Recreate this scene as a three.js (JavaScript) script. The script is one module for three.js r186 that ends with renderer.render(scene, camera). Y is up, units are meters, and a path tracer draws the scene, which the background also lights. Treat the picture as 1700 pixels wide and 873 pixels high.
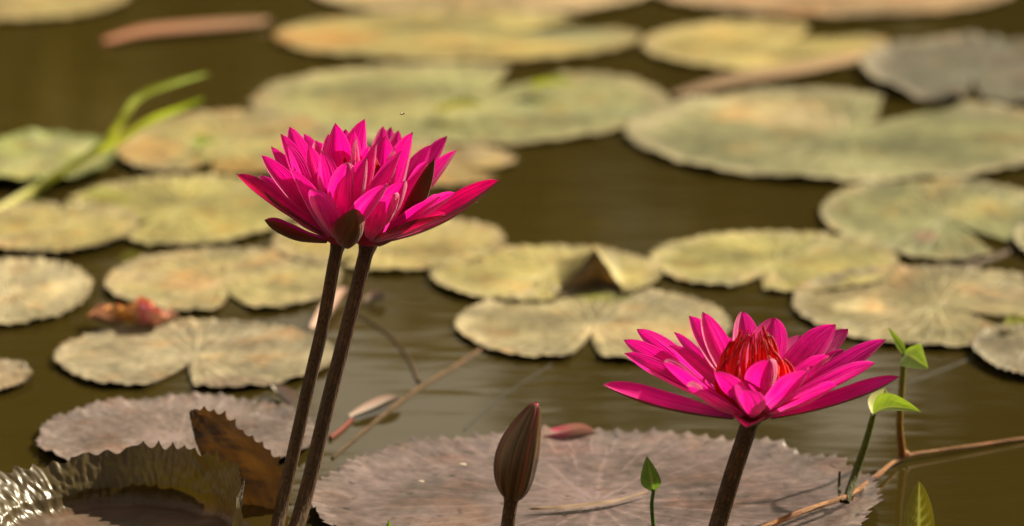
import * as THREE from 'three';
import { ImprovedNoise } from 'three/addons/math/ImprovedNoise.js';
import { mergeGeometries } from 'three/addons/utils/BufferGeometryUtils.js';

// ---------------------------------------------------------------- camera, sky, sun, exposure
const scene = new THREE.Scene();
const H = 0.6, PITCH = THREE.MathUtils.degToRad(13), FPX = 7460;   // lens height, tilt, focal length in photo pixels (1700 wide)
const camera = new THREE.PerspectiveCamera(THREE.MathUtils.radToDeg(2 * Math.atan(436.5 / FPX)), 1700 / 873, 0.05, 400);
camera.position.set(0, H, 0);
camera.rotation.x = -PITCH;
camera.focus = 2.06;
camera.userData.fStop = 7.5;

const renderer = new THREE.WebGLRenderer({ antialias: true });
renderer.setSize(1024, 526);
renderer.toneMapping = THREE.LinearToneMapping;
renderer.toneMappingExposure = 2.3;
renderer.shadowMap.enabled = true;

const sunDir = new THREE.Vector3(0.64, 0.60, -0.47).normalize();
{
  const w = 256, h = 128, data = new Float32Array(w * h * 4);
  for (let j = 0; j < h; j++) {
    const e = ((j + 0.5) / h - 0.5) * Math.PI, s = Math.max(0, Math.sin(e)), k = Math.pow(s, 0.55);
    for (let i = 0; i < w; i++) {
      const o = (j * w + i) * 4;
      data[o] = 0.46 * (1 - k) + 0.20 * k; data[o + 1] = 0.385 * (1 - k) + 0.18 * k; data[o + 2] = 0.26 * (1 - k) + 0.155 * k; data[o + 3] = 1;
    }
  }
  const sky = new THREE.DataTexture(data, w, h, THREE.RGBAFormat, THREE.FloatType);
  sky.mapping = THREE.EquirectangularReflectionMapping; sky.magFilter = THREE.LinearFilter; sky.minFilter = THREE.LinearFilter; sky.needsUpdate = true;
  scene.background = sky; scene.environment = sky;
}
const sun = new THREE.DirectionalLight(new THREE.Color().setRGB(1, 0.86, 0.60), 5);
sun.position.copy(sunDir).multiplyScalar(30).add(new THREE.Vector3(0, 0, -2.5));
sun.target.position.set(0, 0, -2.5);
sun.castShadow = true; sun.shadow.mapSize.set(4096, 4096); sun.shadow.radius = 2;
Object.assign(sun.shadow.camera, { left: -2, right: 2, top: 2, bottom: -2, near: 1, far: 60 });
scene.add(sun, sun.target);

// ---------------------------------------------------------------- helpers
const V = (x, y, z) => new THREE.Vector3(x, y, z);
const perlin = new ImprovedNoise();
const nz = (x, y, z = 0) => perlin.noise(x + 31.7, y + 17.3, z + 5.1);
const fbm = (x, y, z = 0, o = 4) => { let a = 0.5, s = 0; for (let i = 0; i < o; i++) { s += a * nz(x, y, z + i * 9.1); x *= 2.03; y *= 2.03; a *= 0.5; } return s; };
let seed = 20240611;
const rnd = () => { seed = (seed + 0x6D2B79F5) | 0; let t = Math.imul(seed ^ (seed >>> 15), 1 | seed); t = (t + Math.imul(t ^ (t >>> 7), 61 | t)) ^ t; return ((t ^ (t >>> 14)) >>> 0) / 4294967296; };
const rr = (a, b) => a + (b - a) * rnd();
const clamp = (x, a = 0, b = 1) => Math.min(b, Math.max(a, x));
const sstep = (a, b, x) => { const t = clamp((x - a) / (b - a)); return t * t * (3 - 2 * t); };
const lin = hex => { const c = new THREE.Color(hex); return [c.r, c.g, c.b]; };
const mixc = (a, b, t) => [0, 1, 2].map(i => a[i] + (b[i] - a[i]) * t);

// a line of sight in the photograph, followed to a depth in metres or down to a height over the water
const sight = (px, py) => { const x = (px - 850) / FPX, y = (436.5 - py) / FPX; return V(x, y * Math.cos(PITCH) - Math.sin(PITCH), -y * Math.sin(PITCH) - Math.cos(PITCH)); };
const pt = (px, py, d) => sight(px, py).multiplyScalar(d).add(V(0, H, 0));
const wat = (px, py, h = 0) => { const s = sight(px, py); return s.multiplyScalar((h - H) / s.y).add(V(0, H, 0)); };

const names = new Map();
const numbered = n => { const k = names.get(n) || 0; names.set(n, k + 1); return k ? `${n}_${String(k).padStart(3, '0')}` : n; };
function tag(o, label, category, group, kind) { o.userData = { label, category }; if (group) o.userData.group = group; if (kind) o.userData.kind = kind; return o; }
function thing(name, pos, label, category, group) {
  const g = new THREE.Group(); g.name = numbered(name); g.position.copy(pos); scene.add(g);
  return tag(g, label, category, group);
}
function part(name, geo, mat, parent, world = true) {   // geometry given in world metres, moved into the thing's own axes
  if (world) { const p = V(0, 0, 0); for (let o = parent; o; o = o.parent) p.add(o.position); geo.translate(-p.x, -p.y, -p.z); }
  const m = new THREE.Mesh(geo, mat); m.name = name; m.castShadow = m.receiveShadow = true; parent.add(m); return m;
}
function single(name, geo, mat, label, category, group) {   // a thing that is one mesh
  geo.computeBoundingBox(); const b = geo.boundingBox, c = V((b.min.x + b.max.x) / 2, b.min.y, (b.min.z + b.max.z) / 2);
  geo.translate(-c.x, -c.y, -c.z);
  const m = new THREE.Mesh(geo, mat); m.name = numbered(name); m.position.copy(c); m.castShadow = m.receiveShadow = true; scene.add(m);
  return tag(m, label, category, group);
}
function gridGeo(nu, nv, at, wrap) {   // at(u, v) -> {p, c, uv}
  const pos = [], col = [], uv = [], idx = [];
  for (let j = 0; j <= nv; j++) for (let i = 0; i <= nu; i++) {
    const q = at(i / nu, j / nv); pos.push(q.p.x, q.p.y, q.p.z); col.push(...q.c); uv.push(...(q.uv || [i / nu, j / nv]));
  }
  for (let j = 0; j < nv; j++) for (let i = 0; i < nu; i++) {
    const a = j * (nu + 1) + i, b = a + 1, c = a + nu + 1, d = c + 1;
    wrap ? idx.push(a, c, b, b, c, d) : idx.push(a, b, c, b, d, c);
  }
  const g = new THREE.BufferGeometry();
  g.setAttribute('position', new THREE.Float32BufferAttribute(pos, 3));
  g.setAttribute('color', new THREE.Float32BufferAttribute(col, 3));
  g.setAttribute('uv', new THREE.Float32BufferAttribute(uv, 2));
  g.setIndex(idx); g.computeVertexNormals();
  return g;
}
function tube(pts, rad, seg, sides, colour) {   // pts: Vector3[], rad(t), colour(t, a)
  const curve = new THREE.CatmullRomCurve3(pts), fr = curve.computeFrenetFrames(seg, false);
  return gridGeo(sides, seg, (u, v) => {
    const k = Math.round(v * seg), a = u * Math.PI * 2, r = rad(v, a), c = curve.getPointAt(v);
    return { p: c.addScaledVector(fr.normals[k], Math.cos(a) * r).addScaledVector(fr.binormals[k], Math.sin(a) * r), c: colour(v, a), uv: [u, v * 8] };
  });
}
function texture(size, fn, srgb, h = size) {
  const d = new Uint8Array(size * h * 4);
  for (let j = 0; j < h; j++) for (let i = 0; i < size; i++) {
    const c = fn((i + 0.5) / size, (j + 0.5) / h), o = (j * size + i) * 4;
    d[o] = clamp(c[0]) * 255; d[o + 1] = clamp(c[1]) * 255; d[o + 2] = clamp(c[2]) * 255; d[o + 3] = 255;
  }
  const t = new THREE.DataTexture(d, size, h); t.wrapS = t.wrapT = THREE.RepeatWrapping; t.magFilter = THREE.LinearFilter; t.minFilter = THREE.LinearFilter;
  if (srgb) t.colorSpace = THREE.SRGBColorSpace; t.needsUpdate = true; return t;
}

// ---------------------------------------------------------------- materials
const M = {};
{
  // floating leaf blade: radial veins that fork, blotches, specks; the notch lies along +u
  const veinAt = (x, y) => {
    const r = Math.hypot(x, y), a = Math.atan2(y, x); let v = 0;
    const wob = 0.05 * nz(x * 3, y * 3, 2);
    for (const [n, r0, r1, w, off] of [[18, 0, 0.7, 0.011, 0], [36, 0.42, 0.92, 0.007, 0.5], [72, 0.68, 1, 0.005, 0.25]]) {
      if (r < r0) continue;
      const k = ((a + wob) / (2 * Math.PI) * n + off + 100) % 1, dk = Math.abs(k - 0.5) / n * 2 * Math.PI * r;
      v = Math.max(v, Math.exp(-((dk / w) ** 2)) * (1 - sstep(r1 - 0.25, r1, r)) * sstep(r0, r0 + 0.06, r + 1e-6 + (r0 === 0 ? 0.06 : 0)));
    }
    return v;
  };
  const padTex = s => texture(1024, (u, v) => {
    const x = u * 2 - 1, y = v * 2 - 1, ve = veinAt(x, y);
    const big = fbm(x * 2.2 + s, y * 2.2, s, 4), fine = fbm(x * 16, y * 16 + s, s + 3, 3);
    let g = 0.78 + 0.42 * big + 0.34 * fine + 0.15 * ve;
    const sp = nz(x * 26 + s * 3, y * 26, s), sp2 = nz(x * 60, y * 60 + s, s + 8);
    if (sp > 0.42) g *= 1 - 1.3 * (sp - 0.42); if (sp2 > 0.5) g *= 1.12;
    const br = sstep(0.05, 0.4, fbm(x * 3 + 9, y * 3 + s, s + 6, 3));
    return [g * (1 + 0.05 * br), g * (1 - 0.05 * br), g * (0.95 - 0.12 * br)];
  }, true);
  const padBump = texture(1024, (u, v) => {
    const x = u * 2 - 1, y = v * 2 - 1, r = Math.hypot(x, y), a = Math.atan2(y, x);
    const w = fbm(Math.cos(a) * 9 + r * 2, Math.sin(a) * 9, 3, 3), f = fbm(x * 30, y * 30, 1, 3), c = fbm(x * 9, y * 9, 7, 3);
    const h = 0.5 + 0.28 * w + 0.16 * f + 0.25 * c + 0.20 * veinAt(x, y); return [h, h, h];
  });
  M.padTex = [padTex(1.3), padTex(7.7), padTex(13.1)]; M.padBump = padBump;
  const pad = (tex, bump, rough, trans) => new THREE.MeshPhysicalMaterial({ vertexColors: true, map: tex, bumpMap: padBump, bumpScale: bump, roughness: rough, ior: 1.45, side: THREE.DoubleSide, ...trans });
  M.pad = M.padTex.map(t => pad(t, 0.0024, 0.46));
  M.padFront = pad(M.padTex[1], 0.0022, 0.27);
  M.padFront.clearcoat = 0.6; M.padFront.clearcoatRoughness = 0.22;
  M.padFront.bumpMap = texture(1024, (u, v) => {
    const x = u * 2 - 1, y = v * 2 - 1, r = Math.hypot(x, y), a = Math.atan2(y, x), q = nz(x * 2, y * 2, 3);
    const w = fbm(x * 40 + q * 3, y * 7 + q * 2, 3, 3), c = fbm(x * 11, y * 11, 7, 4), f = nz(x * 70, y * 40, 1), e = fbm(Math.cos(a) * 9 + r, Math.sin(a) * 9, 3, 2) * sstep(0.55, 1, r);
    const h = 0.5 + 0.14 * w + 0.34 * c + 0.10 * f + 0.10 * e + 0.12 * veinAt(x, y); return [h, h, h];
  });
  M.padCurl = new THREE.MeshPhysicalMaterial({ vertexColors: true, roughness: 0.9, clearcoat: 0.6, clearcoatRoughness: 0.28, transmission: 0.28, specularIntensity: 0.4, thickness: 0, side: THREE.DoubleSide });
  M.padCurl.bumpMap = texture(512, (u, v) => { const h = 0.5 + 0.22 * fbm(u * 40, v * 6, 4, 3) + 0.4 * fbm(u * 30, v * 12, 6, 4); return [h, h, h]; });
  M.padCurl.bumpScale = 0.0010;
  M.lobe = new THREE.MeshPhysicalMaterial({ vertexColors: true, roughness: 0.9, transmission: 0.4, thickness: 0, bumpMap: M.padCurl.bumpMap, bumpScale: 0.0016, side: THREE.DoubleSide });

  const petalMap = texture(256, (u, v) => {
    const ln = 0.5 * nz(u * 26 + nz(u * 3, v * 3) * 0.6, v * 1.6, 3) + 0.5 * nz(u * 60, v * 2.5, 9), g = 0.90 + 0.26 * ln + 0.14 * fbm(u * 3, v * 5, 2);
    return [g, 0.80 + 0.50 * ln, g];
  }, true, 512);
  const petalBump = texture(256, (u, v) => { const h = 0.5 + 0.4 * nz(u * 24 + nz(u * 3, v * 3) * 0.6, v * 1.6, 3) + 0.2 * fbm(u * 6, v * 8, 2); return [h, h, h]; }, false, 512);
  M.petal = new THREE.MeshPhysicalMaterial({ vertexColors: true, map: petalMap, bumpMap: petalBump, bumpScale: 0.0009, roughness: 0.88, transmission: 0.70, thickness: 0, clearcoat: 0.14, clearcoatRoughness: 0.38, specularIntensity: 0.4, side: THREE.DoubleSide });
  M.sepal = new THREE.MeshPhysicalMaterial({ vertexColors: true, map: petalMap, bumpMap: petalBump, bumpScale: 0.0005, roughness: 0.9, transmission: 0.25, thickness: 0, clearcoat: 0.10, clearcoatRoughness: 0.35, specularIntensity: 0.5, side: THREE.DoubleSide });
  M.stamen = new THREE.MeshPhysicalMaterial({ vertexColors: true, roughness: 0.9, transmission: 0.5, thickness: 0, specularIntensity: 0.3, clearcoat: 0.08, clearcoatRoughness: 0.25, side: THREE.DoubleSide });
  const stemTex = texture(256, (u, v) => { const g = 0.80 + 0.45 * fbm(u * 16, v * 1.5, 4, 3) + 0.3 * nz(u * 40, v * 4, 2), sp = nz(u * 22, v * 9, 9) > 0.30 ? 0.62 : 1; return [g * sp, g * sp * 0.98, g * sp * 0.95]; }, true, 512);
  const stemBump = texture(256, (u, v) => { const h = 0.5 + 0.5 * fbm(u * 18, v * 2, 4, 3); return [h, h, h]; });
  M.stem = new THREE.MeshPhysicalMaterial({ vertexColors: true, map: stemTex, bumpMap: stemBump, bumpScale: 0.0012, roughness: 0.6, specularIntensity: 0.6, side: THREE.DoubleSide });
  M.bud = new THREE.MeshPhysicalMaterial({ vertexColors: true, map: petalMap, bumpMap: petalBump, bumpScale: 0.0006, roughness: 0.45, specularIntensity: 0.8, side: THREE.DoubleSide });
  M.leaf = new THREE.MeshPhysicalMaterial({ vertexColors: true, bumpMap: petalBump, bumpScale: 0.0002, roughness: 0.88, transmission: 0.5, thickness: 0, clearcoat: 0.15, clearcoatRoughness: 0.4, side: THREE.DoubleSide });
  M.dry = new THREE.MeshPhysicalMaterial({ vertexColors: true, roughness: 0.7, specularIntensity: 0.5, side: THREE.DoubleSide });
  M.fly = new THREE.MeshStandardMaterial({ vertexColors: true, roughness: 0.5, side: THREE.DoubleSide });
  M.wing = new THREE.MeshPhysicalMaterial({ color: 0xcdbb90, roughness: 0.4, transmission: 0.6, thickness: 0, side: THREE.DoubleSide });
}

// ---------------------------------------------------------------- pond water, bed and far bank
function structure(o, name) { o.name = name; o.userData = { kind: 'structure' }; o.receiveShadow = true; scene.add(o); return o; }
{
  const rip = texture(1024, (u, v) => {
    // tileable: blend of two offset samples
    const f = (x, y) => 0.6 * fbm(x * 5, y * 13, 2, 3) + 0.4 * fbm(x * 14 + y * 3, y * 34, 5, 2);
    const bx = sstep(0.8, 1, u), by = sstep(0.8, 1, v);
    const a = f(u, v) * (1 - bx) + f(u - 1, v) * bx, b = f(u, v - 1) * (1 - bx) + f(u - 1, v - 1) * bx;
    const h = 0.5 + 0.7 * (a * (1 - by) + b * by); return [h, h, h];
  });
  const water = new THREE.MeshPhysicalMaterial({ color: new THREE.Color().setRGB(0.028, 0.0205, 0.0042), roughness: 0.05, ior: 1.33, bumpMap: rip, bumpScale: 0.00038 });
  const g = new THREE.PlaneGeometry(40, 20, 1, 1).rotateX(-Math.PI / 2).translate(0, 0, -4);
  const p = g.attributes.position, uv = g.attributes.uv; for (let i = 0; i < p.count; i++) uv.setXY(i, p.getX(i) / 0.7, p.getZ(i) / 0.7);
  structure(new THREE.Mesh(g, water), 'pond_water');

  const earth = new THREE.MeshStandardMaterial({ color: new THREE.Color().setRGB(0.10, 0.075, 0.03), roughness: 0.95 });
  structure(new THREE.Mesh(new THREE.PlaneGeometry(300, 300).rotateX(-Math.PI / 2).translate(0, -0.25, -20), earth), 'ground');
  const dip = x => Math.exp(-(((x + 0.50) / 0.34) ** 2)) + Math.exp(-(((x + 1.75) / 0.34) ** 2));
  const bank = gridGeo(160, 24, (u, v) => {
    const x = (u - 0.5) * 50, z = -12.8 - v * 9;
    return { p: V(x, -0.3 + 0.9 * sstep(0, 0.25, v) + (3.5 + 0.5 * nz(x * 0.5, 4) - 1.0 * dip(x)) * sstep(0.25, 0.8, v) + 0.25 * nz(x * 0.9, z * 0.9), z + 0.5 * nz(x * 0.4, 3)), c: mixc([0.060, 0.044, 0.012], [0.030, 0.034, 0.010], clamp(0.5 + 1.5 * nz(x * 0.8, z * 0.8) + 0.08 * x)) };
  });
  structure(new THREE.Mesh(bank, new THREE.MeshStandardMaterial({ vertexColors: true, roughness: 0.95, side: THREE.DoubleSide })), 'far_bank');

  // the wood on the far bank, which the water mirrors
  const leaf = new THREE.BufferGeometry();
  leaf.setAttribute('position', new THREE.Float32BufferAttribute([0, -0.5, 0, 0.26, 0, 0.06, 0, 0.5, 0, -0.26, 0, 0.06], 3));
  leaf.setIndex([0, 1, 2, 0, 2, 3]); leaf.computeVertexNormals();
  const leafMat = new THREE.MeshPhysicalMaterial({ roughness: 0.92, transmission: 0.5, thickness: 0, side: THREE.DoubleSide });
  const woodland = (name, label, count, N, z0, z1, topAt, goldAt, dark) => {
    const clumps = [];
    for (let i = 0; i < count; i++) { const x = -10.5 + 21 * ((i * 0.618034) % 1); clumps.push([x, rr(0.2, topAt(x)), rr(z0, z1), rr(0.4, 0.68)]); }
    const wood = new THREE.InstancedMesh(leaf, leafMat, N), m4 = new THREE.Matrix4(), q = new THREE.Quaternion(), e = new THREE.Euler(), c = new THREE.Color();
    for (let i = 0; i < N; i++) {
      const k = clumps[i % clumps.length], a = rr(0, 6.28), b = Math.acos(rr(-1, 1)), rad = k[3] * Math.cbrt(rnd());
      const p = V(k[0] + 1.25 * rad * Math.sin(b) * Math.cos(a), k[1] + 0.8 * rad * Math.cos(b), k[2] + rad * Math.sin(b) * Math.sin(a)), s = rr(0.12, 0.24);
      q.setFromEuler(e.set(rr(-1.2, 1.2), rr(0, 6.28), rr(-1.5, 1.5)));
      wood.setMatrixAt(i, m4.compose(p, q, V(s, s, s)));
      const t = rr(0.75, 1.25);
      c.setRGB(...mixc(dark, [0.50, 0.41, 0.09], clamp(goldAt(k))).map(x => x * t)); wood.setColorAt(i, c);
    }
    wood.name = name; wood.castShadow = wood.receiveShadow = true; scene.add(wood);
    tag(wood, label, 'wood', null, 'stuff');
  };
  woodland('far_wood', 'dense golden green wood on the far bank mirrored in the water', 500, 110000, -15.5, -13,
    x => 6.0 + 0.7 * nz(x * 0.9, 7) + (x > 1 ? 0.6 : 0) - 3.0 * Math.exp(-(((x + 0.42) / 0.42) ** 2)) - 3.0 * Math.exp(-(((x + 1.45) / 0.42) ** 2)), k => 0.50 + 0.9 * nz(k[0] * 1.9, k[1] * 1.6, 4) - 0.25 * k[0] + 0.5 * nz(k[0] * 1.3, k[1]), [0.045, 0.050, 0.014]);
  woodland('unseen_near_wood', 'dark green wood added unseen behind the camera, darkening the sides that face it', 200, 30000, 7, 8.5, x => 5.5 + nz(x * 0.8, 2), k => 0.1, [0.05, 0.055, 0.016]);  // unseen wood behind the camera, added to darken stems, bud and curled rim
}

// ---------------------------------------------------------------- lily pads
const PADS = 'lily pads floating on the pond';
function padShape(o) {   // image box of the pad -> centre and half axes on the water
  const zf = wat(850, o.y0).z, zn = wat(850, o.y1).z, zc = (zf + zn) / 2, rz = (zn - zf) / 2;
  const y = (o.h ?? 0.0028) - 0.0010, depth = -zc * Math.cos(PITCH) + (H - y) * Math.sin(PITCH);
  return { cx: ((o.x0 + o.x1) / 2 - 850) / FPX * depth, cz: zc, rx: (o.x1 - o.x0) / 2 / FPX * depth, rz, y };
}
function padGeo(o) {
  const { cx, cz, rx, rz, y } = padShape(o), na = THREE.MathUtils.degToRad(o.na ?? 90), nw = o.nw ?? 0.12, r0 = o.nd ?? 0.08, s = o.seed;
  const teeth = o.teeth ?? 78, amp = o.amp ?? 0.020, lift = (o.lift ?? 0.0010), per = o.per ?? 5, rings = o.rings ?? 20;
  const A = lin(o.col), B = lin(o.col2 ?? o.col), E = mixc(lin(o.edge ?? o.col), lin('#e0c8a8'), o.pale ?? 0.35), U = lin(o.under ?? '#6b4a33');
  const k = o.k ?? 1;
  const layer = under => gridGeo(teeth * per, rings, (u, v) => {
    let r = 1 - (1 - v) ** 1.6; const g = nw * Math.pow(sstep(r0, 1, r), 0.7);
    const th = na + g + u * (2 * Math.PI - 2 * g), t = (u * teeth) % 1;
    const nearNotch = Math.min(u, 1 - u) * 2 * Math.PI;
    let wob = 1 + 0.035 * nz(Math.cos(th) * 1.4, Math.sin(th) * 1.4, s) + 0.012 * nz(Math.cos(th) * 5, Math.sin(th) * 5, s + 2) - 0.10 * (1 - sstep(0, 0.35, nearNotch)) * (o.round ?? 1);
    wob += sstep(0.86, 1, r) * amp * ((Math.abs(2 * t - 1) ** 1.7) * (0.7 + 1.3 * nz(Math.floor(u * teeth + 0.5) * 0.37, s)) - 0.3);
    const rad = r * wob;
    const tooth = sstep(0.8, 1, r);
    let h = lift * tooth * (1 + 1.2 * nz(Math.cos(th) * 4, Math.sin(th) * 4, s + 4)) + 0.0012 * fbm(rad * Math.cos(th) * 3, rad * Math.sin(th) * 3, s + 1, 2) + 0.0009 * Math.sin(th * teeth * 0.5) * tooth * (o.ruffle ?? 0.5);
    h += (o.turn ?? 0.0008) * (Math.abs(2 * t - 1) ** 2) * sstep(0.9, 1, r);
    h = Math.max(h, -0.0015);
    const x = rad * Math.cos(th); let z = rad * Math.sin(th);
    if (o.tent) { const T = o.tent, q = x - T.x, f = Math.max(0, q < 0 ? 1 + q / T.wl : 1 - q / T.wr); z = Math.min(z, T.z + (f > 0 ? 0.12 * (1 - f) : 0.12 + 9 * Math.max(q < 0 ? -q - T.wl : q - T.wr, 0))); h += T.h * f * sstep(-0.95, T.z, z); }
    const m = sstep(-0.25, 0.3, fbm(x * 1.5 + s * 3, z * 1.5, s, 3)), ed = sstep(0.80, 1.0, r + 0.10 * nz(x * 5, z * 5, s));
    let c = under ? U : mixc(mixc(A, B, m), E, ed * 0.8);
    if (!under && o.patch) for (const [px, pz, pr, pc] of o.patch) c = mixc(c, lin(pc), (1 - sstep(0.6 * pr, pr, Math.hypot(x - px, (z - pz)) + 0.12 * nz(x * 6, z * 6, s + 9))) * 0.9);
    const w = th - na;
    return { p: V(cx + x * rx, y + h - (under ? 0.0012 * (1 - 0.8 * sstep(0.9, 1, r)) : 0), cz + z * rz), c: mixc(c, Array(3).fill(0.3 * c[0] + 0.6 * c[1] + 0.1 * c[2]), 0.14).map((q, i) => q * k * [0.77, 0.81, 0.80][i]), uv: [rad * Math.cos(w) * 0.49 + 0.5, rad * Math.sin(w) * 0.49 + 0.5] };
  });
  return mergeGeometries([layer(false), layer(true)]);
}
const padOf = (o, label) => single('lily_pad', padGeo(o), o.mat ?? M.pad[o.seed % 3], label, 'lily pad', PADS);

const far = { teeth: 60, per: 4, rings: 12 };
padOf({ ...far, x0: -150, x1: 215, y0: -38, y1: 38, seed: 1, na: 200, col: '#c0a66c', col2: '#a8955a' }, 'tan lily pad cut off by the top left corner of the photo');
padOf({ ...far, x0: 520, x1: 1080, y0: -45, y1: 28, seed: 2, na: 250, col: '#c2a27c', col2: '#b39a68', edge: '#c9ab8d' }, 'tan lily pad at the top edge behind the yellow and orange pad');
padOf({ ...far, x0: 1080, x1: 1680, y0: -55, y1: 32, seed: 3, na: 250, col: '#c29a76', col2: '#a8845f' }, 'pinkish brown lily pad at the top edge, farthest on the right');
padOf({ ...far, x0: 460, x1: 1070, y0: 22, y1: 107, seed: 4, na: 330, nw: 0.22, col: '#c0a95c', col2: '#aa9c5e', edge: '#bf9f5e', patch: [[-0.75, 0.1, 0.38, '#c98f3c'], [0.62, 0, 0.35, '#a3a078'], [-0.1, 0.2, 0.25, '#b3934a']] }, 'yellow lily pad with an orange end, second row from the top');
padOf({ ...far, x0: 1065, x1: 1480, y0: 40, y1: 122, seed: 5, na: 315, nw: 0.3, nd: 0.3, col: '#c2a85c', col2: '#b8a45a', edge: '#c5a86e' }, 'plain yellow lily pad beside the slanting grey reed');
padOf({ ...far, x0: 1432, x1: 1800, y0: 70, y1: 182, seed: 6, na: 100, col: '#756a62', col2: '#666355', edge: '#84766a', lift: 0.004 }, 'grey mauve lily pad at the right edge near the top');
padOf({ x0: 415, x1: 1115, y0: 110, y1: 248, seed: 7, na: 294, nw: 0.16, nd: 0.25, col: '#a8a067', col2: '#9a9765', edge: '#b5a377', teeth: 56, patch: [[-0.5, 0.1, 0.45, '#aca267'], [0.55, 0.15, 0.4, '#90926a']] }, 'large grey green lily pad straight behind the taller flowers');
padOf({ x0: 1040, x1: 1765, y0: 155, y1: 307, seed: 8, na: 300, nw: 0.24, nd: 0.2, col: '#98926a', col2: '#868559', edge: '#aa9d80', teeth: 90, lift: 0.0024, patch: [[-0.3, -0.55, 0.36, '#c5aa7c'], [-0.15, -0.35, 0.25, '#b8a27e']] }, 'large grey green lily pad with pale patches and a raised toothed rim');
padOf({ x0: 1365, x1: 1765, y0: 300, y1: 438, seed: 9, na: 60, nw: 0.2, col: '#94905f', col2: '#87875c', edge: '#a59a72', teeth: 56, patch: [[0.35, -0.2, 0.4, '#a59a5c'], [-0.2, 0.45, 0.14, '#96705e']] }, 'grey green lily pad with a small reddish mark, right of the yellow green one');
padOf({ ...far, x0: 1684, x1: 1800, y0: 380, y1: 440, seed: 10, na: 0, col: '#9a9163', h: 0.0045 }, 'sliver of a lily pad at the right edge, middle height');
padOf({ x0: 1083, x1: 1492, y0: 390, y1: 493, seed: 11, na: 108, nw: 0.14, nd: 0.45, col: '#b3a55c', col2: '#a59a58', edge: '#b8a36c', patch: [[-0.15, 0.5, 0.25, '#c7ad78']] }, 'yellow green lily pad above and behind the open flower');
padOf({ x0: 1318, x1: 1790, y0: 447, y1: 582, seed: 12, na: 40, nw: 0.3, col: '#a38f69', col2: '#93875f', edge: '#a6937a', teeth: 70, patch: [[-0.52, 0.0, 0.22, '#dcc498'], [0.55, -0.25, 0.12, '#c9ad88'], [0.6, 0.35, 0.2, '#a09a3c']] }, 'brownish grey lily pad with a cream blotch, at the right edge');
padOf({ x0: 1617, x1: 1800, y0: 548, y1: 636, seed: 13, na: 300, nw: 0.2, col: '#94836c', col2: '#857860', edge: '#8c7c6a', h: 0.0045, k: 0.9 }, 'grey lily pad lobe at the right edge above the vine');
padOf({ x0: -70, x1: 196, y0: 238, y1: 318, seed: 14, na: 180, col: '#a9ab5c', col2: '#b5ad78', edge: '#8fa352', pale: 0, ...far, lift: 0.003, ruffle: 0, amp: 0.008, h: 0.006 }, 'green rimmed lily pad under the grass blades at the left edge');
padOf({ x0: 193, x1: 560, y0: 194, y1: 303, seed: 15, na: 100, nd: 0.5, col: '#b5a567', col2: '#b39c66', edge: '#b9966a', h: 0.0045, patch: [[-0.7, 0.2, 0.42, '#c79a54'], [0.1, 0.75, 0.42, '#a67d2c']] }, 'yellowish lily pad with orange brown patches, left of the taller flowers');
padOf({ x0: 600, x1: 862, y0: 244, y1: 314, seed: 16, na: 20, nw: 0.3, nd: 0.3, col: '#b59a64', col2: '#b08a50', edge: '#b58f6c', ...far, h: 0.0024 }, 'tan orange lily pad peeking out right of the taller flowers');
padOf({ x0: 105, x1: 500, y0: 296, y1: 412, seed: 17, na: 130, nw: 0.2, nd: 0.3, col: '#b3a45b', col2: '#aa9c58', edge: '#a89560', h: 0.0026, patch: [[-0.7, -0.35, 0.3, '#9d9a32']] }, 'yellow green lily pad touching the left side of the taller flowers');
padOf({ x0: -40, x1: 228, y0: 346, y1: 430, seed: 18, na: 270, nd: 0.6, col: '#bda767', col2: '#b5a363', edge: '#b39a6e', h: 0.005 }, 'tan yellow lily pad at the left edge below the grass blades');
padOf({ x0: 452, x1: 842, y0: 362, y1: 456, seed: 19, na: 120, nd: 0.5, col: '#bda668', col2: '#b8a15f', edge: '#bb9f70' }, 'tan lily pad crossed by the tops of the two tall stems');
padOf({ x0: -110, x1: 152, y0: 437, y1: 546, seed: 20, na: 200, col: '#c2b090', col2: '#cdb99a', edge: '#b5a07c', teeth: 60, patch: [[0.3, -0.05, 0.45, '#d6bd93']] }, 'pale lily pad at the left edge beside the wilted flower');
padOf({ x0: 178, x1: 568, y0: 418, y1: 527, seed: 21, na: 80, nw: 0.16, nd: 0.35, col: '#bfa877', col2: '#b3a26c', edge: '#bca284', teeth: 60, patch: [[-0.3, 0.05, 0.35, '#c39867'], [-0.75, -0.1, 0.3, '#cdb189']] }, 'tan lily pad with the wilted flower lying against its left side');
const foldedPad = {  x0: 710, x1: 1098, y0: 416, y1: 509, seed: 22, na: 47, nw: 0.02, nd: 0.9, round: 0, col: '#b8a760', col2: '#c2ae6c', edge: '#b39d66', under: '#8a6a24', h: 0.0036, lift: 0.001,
  tent: { x: 0.43, z: 0.46, wl: 0.30, wr: 0.20, h: 0.021 } };
{
  const q = padShape(foldedPad), g = thing('lily_pad', V(q.cx, 0.003, q.cz), 'yellow lily pad folded up into a dark tent shaped peak', 'lily pad', PADS);
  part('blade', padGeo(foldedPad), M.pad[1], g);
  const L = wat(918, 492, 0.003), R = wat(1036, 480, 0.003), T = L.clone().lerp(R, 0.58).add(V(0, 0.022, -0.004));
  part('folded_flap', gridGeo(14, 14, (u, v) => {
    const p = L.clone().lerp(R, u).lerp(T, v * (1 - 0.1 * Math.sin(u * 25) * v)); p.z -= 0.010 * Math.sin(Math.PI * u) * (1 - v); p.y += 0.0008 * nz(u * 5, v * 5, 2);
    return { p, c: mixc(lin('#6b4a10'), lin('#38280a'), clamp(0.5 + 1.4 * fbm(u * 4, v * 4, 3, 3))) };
  }), M.lobe, g).userData.label = 'dark brown flap folded up';
}
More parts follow.
